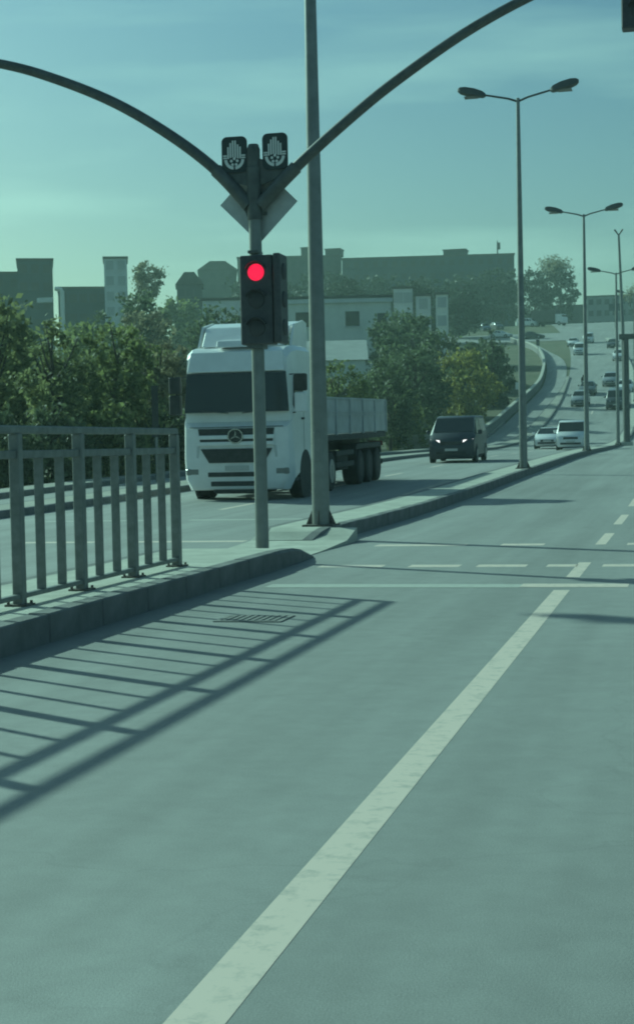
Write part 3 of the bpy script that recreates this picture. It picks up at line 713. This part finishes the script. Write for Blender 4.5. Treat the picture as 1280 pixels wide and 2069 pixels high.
car('van', 'cargrey', -7.25, 163, 'dark grey van on the inner uphill lane by the portal post', 'van')
car('hatch', 'carwhite', -9.9, 233, 'white car farther uphill near the right edge', 'car')
car('sedan', 'carblack', -12.4, 268, 'dark car far uphill near the right edge', 'car')
car('sedan', 'carwhite', -36.2, 314, 'white car crossing at the hilltop left of the lamp pole', 'car', rz=R(70), group='cars at the hilltop junction')
car('sedan', 'carblack', -29.4, 308, 'dark low car crossing at the hilltop junction', 'car', rz=R(80), group='cars at the hilltop junction')
car('van', 'carwhite', -34.5, 351, 'white van ahead of the box lorry on the hilltop', 'van', rz=R(65), group='cars at the hilltop junction')
car('hatch', 'carblue', -42.6, 338, 'blue parked car at the foot of the hilltop trees', 'car', rz=R(30), group='cars at the hilltop junction')
car('hatch', 'cargrey', -40.3, 342, 'grey parked car at the foot of the hilltop trees', 'car', rz=R(30), group='cars at the hilltop junction')

# box lorry at the hilltop
by = 350; bl = empty('box_lorry', (-29.5, by, Z(by)), R(62)); tag(bl, 'dark-boxed lorry parked side-on at the top of the hill', 'lorry')
MB().box(-1.2, 1.2, -1.8, 4.2, 1.0, 3.5).build('cargo_box', M['roofd'], bl, .03)
MB().loft([[(-1.05, -3.7, .5), (1.05, -3.7, .5), (1.05, -3.7, 1.5), (-1.05, -3.7, 1.5)], [(-1.1, -3.3, .5), (1.1, -3.3, .5), (1.05, -3.3, 2.4), (-1.05, -3.3, 2.4)], [(-1.1, -1.9, .5), (1.1, -1.9, .5), (1.05, -1.9, 2.5), (-1.05, -1.9, 2.5)]]).build('cab', M['carwhite'], bl, smooth=True)
MB().box(-.95, .95, -3.56, -3.46, 1.55, 2.2).build('windscreen', M['glass'], bl)
MB().box(-.5, .5, -1.8, 4.1, .6, 1.0).build('chassis', M['under'], bl)
for s in (-1, 1):
    for yy in (-2.8, 2.6): wheel(bl, s * .8, yy, .45, .45, .3, s)

# dark shelter roof / roadside signs on the far verge
def sign(name, x, y, h, wd, ht, m, label, dz=0, cat='sign'):
    o = empty(name, (x, y, Z(y) + dz)); tag(o, label, cat)
    MB().tube([(0, 0, 0), (0, 0, h)], .05, 8).build('post', M['galv'], o)
    MB().box(-wd / 2, wd / 2, -.07, -.05, h - ht, h).build('panel', M[m], o, .004); return o
sign('road_sign', -14.1, 135, 4.6, .6, .6, 'bwhite', 'small white-edged road sign on a post left of the second street lamp', .15)
sign('road_sign', -22.9, 248, 2.6, .5, .9, 'under', 'small dark sign standing at the slip road bend')
o = sign('direction_sign', -14.8, 330, 5.0, 2.4, 1.5, 'bdark2', 'far dark panel sign near the right edge hilltop')
sign('road_sign', -16.2, 47.0, 3.0, .22, 1.6, 'under', 'narrow dark post sign just left of the lorry cab', .0)

# crash barrier wall along the slip road
wl = empty('roadside_wall', (0, 0, 0)); tag(wl, 'low concrete wall curving along the slip road below the trees', 'wall')
mb = MB(); cp = MB()
ys = seq(112, 300, 4)
for a, b in zip(ys, ys[1:]):
    for tgt, hw, z0, z1 in ((mb, .12, -.1, .85), (cp, .18, .85, .95)):
        P = []
        for y in (a, b):
            x = -17.4 - sl_l(y); z = Z(y)
            P += [(x - hw, y, z + z0), (x + hw, y, z + z0), (x + hw, y, z + z1), (x - hw, y, z + z1)]
        tgt.add(P, [(0, 1, 5, 4), (1, 2, 6, 5), (2, 3, 7, 6), (3, 0, 4, 7)])
mb.build('wall_body', M['kerb'], wl); cp.build('coping', M['concrete'], wl)
# low rubble wall / pale box behind the van
o = MB().box(-1.6, 1.6, -.2, .2, 0, 1.1).build('low_wall', M['concrete'], None, .05, loc=(-19.2, 112, Z(112))); tag(o, 'short pale low wall beneath the bushes behind the van', 'wall')

# ------------------------------------------------------------------ buildings
def building(name, x0, x1, y, depth, z0, z1, m, label, floors=0, cols=0, roof='flat', wall_m=None, wincol='winfar', rz=0, ww=1.3, wh=1.5, base=None):
    rz = math.atan2(-(x0 + x1) / 2, y); w_ = (x1 - x0) * math.cos(rz) + .1; b = empty(name, ((x0 + x1) / 2, y, z0), rz); tag(b, label, 'building'); h = z1 - z0
    MB().box(-w_ / 2, w_ / 2, 0, depth, -1, h).build('wall', M[m], b)
    if roof == 'flat':
        r = MB().box(-w_ / 2 - .2, w_ / 2 + .2, -.2, depth + .2, h, h + .35).build('roof', M['roofd'], b)
    elif roof == 'gable':
        r = MB().prism([(-w_ / 2 - .3, h), (-w_ / 2 + w_ * .3, h + 2.4), (w_ / 2 - w_ * .3, h + 2.4), (w_ / 2 + .3, h)], 'y', -.3, depth + .3).build('roof', M['roofd'], b)
    elif roof == 'pitch':
        r = MB().prism([(-.3, h), (depth / 2, h + depth * .17), (depth + .3, h)], 'x', -w_ / 2 - .3, w_ / 2 + .3).build('roof', M['rooft'], b)
    if floors:
        wm = MB().box(-ww / 2, ww / 2, -.05, .0, 0, wh).mesh('window', M[wincol])
        fm = MB().box(-ww / 2 - .1, ww / 2 + .1, -.12, 0, -.12, -.02).mesh('sill', M[m])
        fh = h / floors
        for i in range(floors):
            for j in range(cols):
                wn = link('window', wm, b, (-w_ / 2 + w_ * (j + .5) / cols, 0, fh * i + fh * .3)); link('sill', fm, wn)
    return b
hb = building('long_building', -120, -91, 420, 16, 30.7, 52.6, 'bdark', 'long grey hilltop block, taller middle section left of the lamp post', 6, 12)
building('long_building', -90.9, -44.6, 421, 16, 30.7, 51.0, 'bdark2', 'long dark blue-grey hilltop block stretching right of the lamp post', 6, 18)
building('long_building', -131, -120.2, 419, 16, 30.7, 50.0, 'bdark', 'grey hilltop block with sloping roof at the left end of the long building', 6, 4, 'gable')
for x0, x1, z0, h, lab in [(-103.2, -99.8, 52.95, 2.4, 'small square rooftop block left of the lamp post'), (-96.4, -92.4, 52.95, 1.7, 'low rooftop block right of the lamp post'), (-64, -58, 51.35, 1.5, 'low rooftop hut at the right end of the long block')]:
    b = empty('rooftop_room', ((x0 + x1) / 2, 424, z0)); tag(b, lab, 'rooftop room'); MB().box((x0 - x1) / 2, (x1 - x0) / 2, 0, 5, 0, h).build('wall', M['bdark'], b); MB().box((x0 - x1) / 2 - .2, (x1 - x0) / 2 + .2, -.2, 5.2, h, h + .25).build('roof', M['roofd'], b)
an = empty('rooftop_antenna', (-49.6, 425, 51.35)); tag(an, 'rooftop antenna mast on the right end of the long block', 'antenna')
MB().tube([(0, 0, 0), (0, 0, 3.6)], [.2, .12], 8).build('mast', M['darksteel'], an); MB().box(.15, .75, -.2, .2, 1.2, 3.0).build('panel', M['bdark'], an)
building('tower_block', -114.4, -107.9, 260, 12, 15.7, 34.7, 'bdark2', 'dark flat-topped tower at the far left skyline', 6, 3)
building('low_block', -126, -114.6, 262, 12, 15.7, 33.0, 'bdark2', 'lower dark block at the left frame edge beside the tower', 5, 4)
building('linking_block', -107.7, -98.5, 262, 12, 15.7, 29.6, 'bdark2', 'low dark wing between the two left skyline towers', 4, 5)
tb = building('tower_block', -98.3, -94.2, 260, 8, 15.7, 34.3, 'bpale', 'narrow pale tower right of the dark wing on the left skyline', 7, 2, wincol='winpale')
building('hip_roof_house', -98.3, -93.2, 300, 10, 20, 33.6, 'bdark', 'grey house with hipped roof behind the traffic signal on the left', 4, 3, 'gable')
building('warehouse', -54.1, -37.0, 200, 12, 8.7, 20.2, 'bwhite', 'white two-storey warehouse right of the lamp post above the trees', 0, 0)
b = bpy.data.objects['warehouse']
for x, z, ww, hh in [(3.4, 7.9, 1.8, 1.9), (-3, 7.9, 1.8, 1.9), (-6.5, 7.9, 1.8, 1.9), (7.2, 7.9, 1.2, 1.6)]:
    wn = MB().box(x - ww / 2, x + ww / 2, -.06, 0, z, z + hh).build('window', M['win'], b); MB().box(x - ww / 2 - .1, x + ww / 2 + .1, -.16, 0, z - .16, z - .03).build('sill', M['bpale'], wn)
MB().box(-8.6, 8.6, -.35, 0, 10.9, 11.4).build('fascia', M['bpale'], b)
building('warehouse', -63, -56.0, 203, 12, 8.7, 20.8, 'bpale', 'pale warehouse wing left of the traffic signal head', 2, 3)
building('shed', -37.2, -30.4, 150, 14, 3.0, 9.5, 'bwhite', 'low shed with sunlit pale sheet roof behind the shrubs', 1, 3, 'pitch')
building('pale_block', -42.1, -39.4, 230, 6, 12.3, 24.0, 'bpale', 'pale square block rising above trees, left one of three', 4, 2, wincol='winpale')
building('pale_block', -39.0, -36.9, 231, 6, 12.3, 22.9, 'bpale', 'small pale block above trees, middle one of three', 4, 1, wincol='winpale')
building('pale_block', -35.9, -34.2, 230, 6, 12.3, 22.9, 'bwhite', 'narrow tall pale block above trees, right one of three', 4, 1, wincol='winpale')
building('far_terrace', -27.1, -8, 440, 10, 31.0, 40.2, 'bmid', 'far pale terrace at the end of the road right of the lamp pole', 3, 9)
building('far_house', -40.5, -28, 452, 10, 31.2, 39.0, 'bdark', 'far grey house left of the terrace behind the hilltop lorry', 2, 5)
building('roadside_house', -6, 4, 352, 9, 26.4, 36, 'bbrown', 'brown-grey house at the right frame edge on the hilltop', 3, 4)
vp = empty('vent_pipe', (-62.6, 250, Z(250))); tag(vp, 'pale bent vent pipe in front of the dark left tower', 'pipe')
vp.location = (-104.6, 256, Z(256)); MB().tube([(0, 0, 0), (0, 0, 13.3), (-.2, 0, 13.8), (-1.2, 0, 13.9)], .38, 10).build('pipe', M['bwhite'], vp, smooth=True)
MB().box(-6, -3.2, 3.2, 3.9, 12.0, 12.8).build('duct', M['bpale'], vp)

# ------------------------------------------------------------------ trees
def crown(seed, n_cl, n_lf, size, lean=0, shape='round', open_=.55, za=1.):
    """unit crown (radius 1, height 0..1) of leaf faces gathered in clumps"""
    rnd = random.Random(seed); v = []; f = []
    for c in range(n_cl):
        while True:
            p = Vector((rnd.uniform(-1, 1), rnd.uniform(-1, 1), rnd.uniform(0, 1)))
            r = math.hypot(p.x, p.y); z = p.z
            lim = {'round': math.sqrt(max(0, 1 - (2 * z - 1) ** 2)) ** .8, 'cone': (1 - z) ** .7 if z > .12 else .7, 'shrub': math.sqrt(max(0, 1 - z * z)), 'column': .75 * (1 - max(0, z - .6) / .5) if z > .06 else .4}[shape]
            lim *= .78 + .42 * math.sin(3 * math.atan2(p.y, p.x) + seed) * math.sin(5 * z + seed * 1.7)
            if r < lim and (r > lim * open_ or rnd.random() < .12): break
        cr_ = rnd.uniform(.10, .24)
        for k in range(n_lf):
            d = Vector((rnd.gauss(0, 1), rnd.gauss(0, 1), rnd.gauss(0, .8))) * cr_ * .55
            q = p + Vector((d.x, d.y, d.z / za))
            a = Vector((rnd.gauss(0, 1), rnd.gauss(0, 1), rnd.gauss(0, 1))).normalized(); b2 = a.orthogonal().normalized()
            b2 = (Matrix.Rotation(rnd.uniform(0, 6.28), 3, a) @ b2); s = size * rnd.uniform(.6, 1.4); c2 = a.cross(b2)
            b2 = Vector((b2.x, b2.y, b2.z / za)); c2 = Vector((c2.x, c2.y, c2.z / za))
            i = len(v); v += [tuple(q - b2 * s), tuple(q + c2 * s * .55), tuple(q + b2 * s), tuple(q - c2 * s * .55)]
            f.append((i, i + 1, i + 2, i + 3))
    return v, f
def crown_mesh(name, m, *a, **k):
    v, f = crown(*a, **k); me = bpy.data.meshes.new(name); me.from_pydata(v, [], f); me.materials.append(M[m]); return me
def trunk_mesh(seed, m='bark'):
    """unit trunk: height 1 from ground to crown middle with limbs"""
    rnd = random.Random(seed); mb = MB()
    p = [(0, 0, -.05), (rnd.uniform(-.03, .03), rnd.uniform(-.03, .03), .3), (rnd.uniform(-.06, .06), rnd.uniform(-.06, .06), .65), (rnd.uniform(-.08, .08), rnd.uniform(-.08, .08), 1.0)]
    mb.tube(p, [.045, .034, .024, .01], 7)
    for k in range(7):
        z = rnd.uniform(.3, .85); a = rnd.uniform(0, 6.28); l_ = rnd.uniform(.2, .42)
        mb.tube([(0, 0, z), (math.cos(a) * l_ * .5, math.sin(a) * l_ * .5, z + .12), (math.cos(a) * l_, math.sin(a) * l_, z + .3)], [.018, .012, .004], 5)
    return mb.mesh('trunk', M[m], smooth=True)
TR = [trunk_mesh(i) for i in range(3)]
CM = {}
def get_crown(m, shape, i, za):
    za = max(1, round(za * 2) / 2); k = (m, shape, i, za)
    if k not in CM: CM[k] = crown_mesh('crown', m, 17 * i + len(CM) * 5 + 3, 150, 30, .066, shape=shape, za=za)
    return CM[k]
def tree(x, y, w_, h, m, label, shape='round', i=0, bole=.2, group='trees', name='tree', cat='tree', ry=1, zb=None):
    z = Z(y) if zb is None else zb
    t = empty(name, (x, y, z - .05)); tag(t, label, cat, group)
    c = link('crown', get_crown(m, shape, i % 3, h * (1 - bole) / (w_ / 2)), t, (0, 0, h * bole), rz=(x * 7 + y) % 6.28); c.scale = (w_ / 2, w_ / 2 * ry, h * (1 - bole))
    k = link('trunk', TR[i % 3], t, (0, 0, 0), rz=x % 6.28); s = h * .85; k.scale = (min(s, w_ * .9), min(s, w_ * .9), s)
    return t
G1 = 'roadside trees on the left'
tree(-25.2, 55, 4.6, 6.6, 'leafE', 'bright green tree at the left frame edge behind the fence', i=0, bole=.12, group=G1)
tree(-20.6, 49.5, 3.0, 5.6, 'leafE', 'leafy green tree above the fence, second from the left edge', i=1, bole=.10, group=G1, shape='column')
tree(-20.0, 54, 3.2, 5.7, 'leafA', 'olive green tree above the fence, third from the left edge', i=2, bole=.10, group=G1)
tree(-20.0, 58.5, 3.0, 5.3, 'leafD', 'brownish tree just left of the lorry cab', i=1, bole=.10, group=G1)
tree(-23.2, 56, 3.6, 4.4, 'leafB', 'dark tree filling the gap behind the left frame edge tree', i=2, bole=.06, group=G1)
tree(-22.6, 64, 4.0, 5.2, 'leafA', 'olive tree set back behind the leafy fence trees', i=0, bole=.06, group=G1)
G2 = 'shrubs along the left pavement'
for j, (x, y, w_, h, m, lab) in enumerate([(-21.6, 46.5, 3.0, 2.6, 'leafB', 'dark shrub under the left frame edge tree'), (-19.6, 46.8, 3.0, 2.4, 'leafB', 'dark shrub at the foot of the second fence tree'),
        (-19.0, 50.6, 3.2, 2.7, 'leafA', 'olive shrub at the foot of the third fence tree'), (-19.0, 55.5, 3.4, 2.9, 'leafB', 'dark shrub at the foot of the brownish tree'), (-18.95, 60.5, 3.2, 2.6, 'leafA', 'olive shrub beside the lorry cab')]):
    tree(x, y, w_, h, m, lab, 'shrub', j, .0, G2, 'shrub', 'shrub')
G3 = 'trees behind the left roadside'
for j, (x, y, w_, h, m, lab) in enumerate([(-60, 128, 9, 12.5, 'leafA', 'large olive tree in the back row at the left edge'), (-53, 136, 8.5, 11.5, 'leafA', 'large olive tree below the dark left wing'),
        (-50.5, 145, 8, 12.0, 'leafD', 'brownish back-row tree below the bare skyline tree'), (-45.5, 150, 8, 12.0, 'leafB', 'dark back-row tree left of the traffic signal'),
        (-40.5, 158, 7.5, 8.4, 'leafB', 'dark back-row tree behind the traffic signal'), (-66, 134, 9, 11.5, 'leafB', 'dark back-row tree beyond the left edge'), (-57, 160, 9, 13.5, 'leafB', 'dark tall tree behind the olive back row')]):
    tree(x, y, w_, h, m, lab, 'round', j, .05, G3)
G4 = 'trees beyond the oncoming road'
for j, (x, y, w_, h, m, sh, lab) in enumerate([
        (-20.2, 92, 3.6, 5.6, 'leafA', 'round', 'olive shrub-like tree just right of the lamp post'), (-22.2, 96, 4.2, 4.8, 'leafD', 'round', 'brownish low tree behind the lamp post'),
        (-20.6, 110, 4.2, 6.6, 'leafB', 'round', 'dark tree above the rear of the trailer'), (-23.6, 117, 4.6, 5.6, 'leafB', 'round', 'dark low tree below the warehouse window'),
        (-21.0, 124, 5.4, 8.0, 'leafB', 'round', 'dark tree left of the yellow-green tree'), (-19.8, 112, 3.4, 4.2, 'leafA', 'shrub', 'olive bush behind the dark van'),
        (-20.6, 147, 6.4, 7.2, 'leafC', 'round', 'yellow-green rounded tree above the dark van'), (-24.6, 158, 6.0, 8.8, 'leafB', 'round', 'dark evergreen behind the yellow-green tree'),
        (-20.2, 168, 5.2, 8.4, 'leafB', 'cone', 'dark pointed evergreen right of the yellow-green tree'), (-25.4, 140, 6.4, 8.2, 'leafB', 'round', 'dark broad tree right of the shed'),
        (-30.2, 175, 7.5, 10.0, 'leafB', 'round', 'dark tree below the narrow pale block'), (-23.5, 186, 5.6, 6.4, 'leafB', 'round', 'dark tree near the slip road wall'),
        (-27.0, 104, 5.0, 4.6, 'leafA', 'round', 'olive tree in front of the shed roof'), (-35.5, 195, 8, 9.4, 'leafB', 'round', 'dark tree below the middle pale block')]):
    tree(x, y, w_, h, m, lab, sh, j, .05, G4)
G5 = 'trees on the hilltop'
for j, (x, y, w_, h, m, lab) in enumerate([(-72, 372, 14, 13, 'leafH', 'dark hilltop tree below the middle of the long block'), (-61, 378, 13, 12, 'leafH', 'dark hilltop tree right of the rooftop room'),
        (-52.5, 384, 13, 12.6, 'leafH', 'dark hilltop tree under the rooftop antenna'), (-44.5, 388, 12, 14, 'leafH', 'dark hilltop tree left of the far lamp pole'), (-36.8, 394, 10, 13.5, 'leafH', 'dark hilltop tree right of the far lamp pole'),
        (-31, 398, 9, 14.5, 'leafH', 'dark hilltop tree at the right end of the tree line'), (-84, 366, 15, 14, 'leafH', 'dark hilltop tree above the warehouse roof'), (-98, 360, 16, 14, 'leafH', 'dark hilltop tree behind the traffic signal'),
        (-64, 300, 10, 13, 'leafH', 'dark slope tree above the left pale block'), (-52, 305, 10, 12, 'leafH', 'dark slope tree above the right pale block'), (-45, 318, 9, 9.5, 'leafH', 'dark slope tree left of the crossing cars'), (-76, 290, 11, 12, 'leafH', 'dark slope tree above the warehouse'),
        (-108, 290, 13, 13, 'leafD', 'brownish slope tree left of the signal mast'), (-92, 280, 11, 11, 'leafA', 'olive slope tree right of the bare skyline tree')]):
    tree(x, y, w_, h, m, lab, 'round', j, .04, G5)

def bare_tree(x, y, h, w_, label, seed, leafy=.5):
    rnd = random.Random(seed); t = empty('bare_tree', (x, y, Z(y) - .1)); tag(t, label, 'tree', 'half-bare skyline trees'); mb = MB(); tips = []
    def grow(p, d, l_, r, dep):
        q = p + d * l_; mb.tube([p, q], [r, r * .7], 5, cap=False)
        if dep == 0: tips.append(q); return
        for k in range(3 if dep > 1 else 4):
            e = (d + Vector((rnd.gauss(0, .42), rnd.gauss(0, .42), rnd.gauss(.08, .25)))).normalized(); grow(q, e, l_ * rnd.uniform(.62, .85), r * .62, dep - 1)
    grow(Vector((0, 0, 0)), Vector((0, 0, 1)), h * .26, h * .018, 4)
    mb.build('trunk', M['twig'], t)
    v = []; f = []
    for q in tips:
        for k in range(9):
            c = q + Vector((rnd.gauss(0, 1), rnd.gauss(0, 1), rnd.gauss(0, 1))) * h * .035; a = Vector((rnd.gauss(0, 1), rnd.gauss(0, 1), rnd.gauss(0, 1))).normalized(); b = a.orthogonal().normalized(); s = h * .011
            i = len(v); v += [tuple(c - a * s * 2), tuple(c + b * s * .6), tuple(c + a * s * 2), tuple(c - b * s * .6)]; f.append((i, i + 1, i + 2, i + 3))
    me = bpy.data.meshes.new('crown'); me.from_pydata(v, [], f); me.materials.append(M['leafD']); link('crown', me, t)
tree(-83.6, 240, 5.4, 17.6, 'leafD', 'rounded brownish tree on the left skyline beside the narrow tower', i=1, bole=.66, group='half-bare skyline trees')
bare_tree(-31.4, 403, 23.0, 8, 'half-bare tree rising above the hilltop evergreens', 9)
bare_tree(-10.8, 332, 10.5, 5, 'half-bare tree at the right frame edge', 12)

# ------------------------------------------------------------------ pedestrian on the uphill road edge
def person(x, y, label):
    t = empty('person', (x, y, Z(y)), R(20)); tag(t, label, 'person')
    V = [(0, 0, .92), (0, 0, 1.18), (0, 0, 1.42), (0, -.01, 1.52), (0, -.02, 1.66), (0, -.02, 1.74), (-.18, 0, 1.40), (-.23, .02, 1.12), (-.22, -.06, .88), (-.22, -.08, .80), (.18, 0, 1.40), (.23, .02, 1.12), (.22, -.06, .88), (.22, -.08, .80),
         (-.09, 0, .86), (-.10, -.03, .48), (-.10, .03, .07), (-.11, -.13, .04), (.09, 0, .86), (.11, .03, .48), (.11, .08, .07), (.12, -.07, .04)]
    E = [(0, 1), (1, 2), (2, 3), (3, 4), (4, 5), (2, 6), (6, 7), (7, 8), (8, 9), (2, 10), (10, 11), (11, 12), (12, 13), (0, 14), (14, 15), (15, 16), (16, 17), (0, 18), (18, 19), (19, 20), (20, 21)]
    Rr = [.15, .15, .15, .06, .095, .07, .075, .055, .042, .035, .075, .055, .042, .035, .10, .07, .05, .035, .10, .07, .05, .035]
    me = bpy.data.meshes.new('body'); me.from_pydata(V, E, []); me.materials.append(M['cloth'])
    o = link('body', me, t); sk = o.modifiers.new('skin', 'SKIN'); o.modifiers.new('sub', 'SUBSURF').levels = 1
    for i, r in enumerate(Rr): me.skin_vertices[0].data[i].radius = (r, r * .8)
    me.skin_vertices[0].data[0].use_root = True
person(-12.1, 187, 'person in dark clothes standing by the road behind the silver car')

# ------------------------------------------------------------------ haze
hz = MB().box(-440, 440, -95, 900, -2, 62).build('haze', None); tag(hz, kind='stuff')
hm = bpy.data.materials.new('haze'); hm.use_nodes = True; nt = hm.node_tree; nt.nodes.clear()
ho = nt.nodes.new('ShaderNodeOutputMaterial'); pv = nt.nodes.new('ShaderNodeVolumePrincipled')
pv.inputs['Color'].default_value = (.72, .95, .90, 1); pv.inputs['Density'].default_value = .00045; pv.inputs['Anisotropy'].default_value = .25
nt.links.new(pv.outputs[0], ho.inputs['Volume']); hz.data.materials.append(hm)
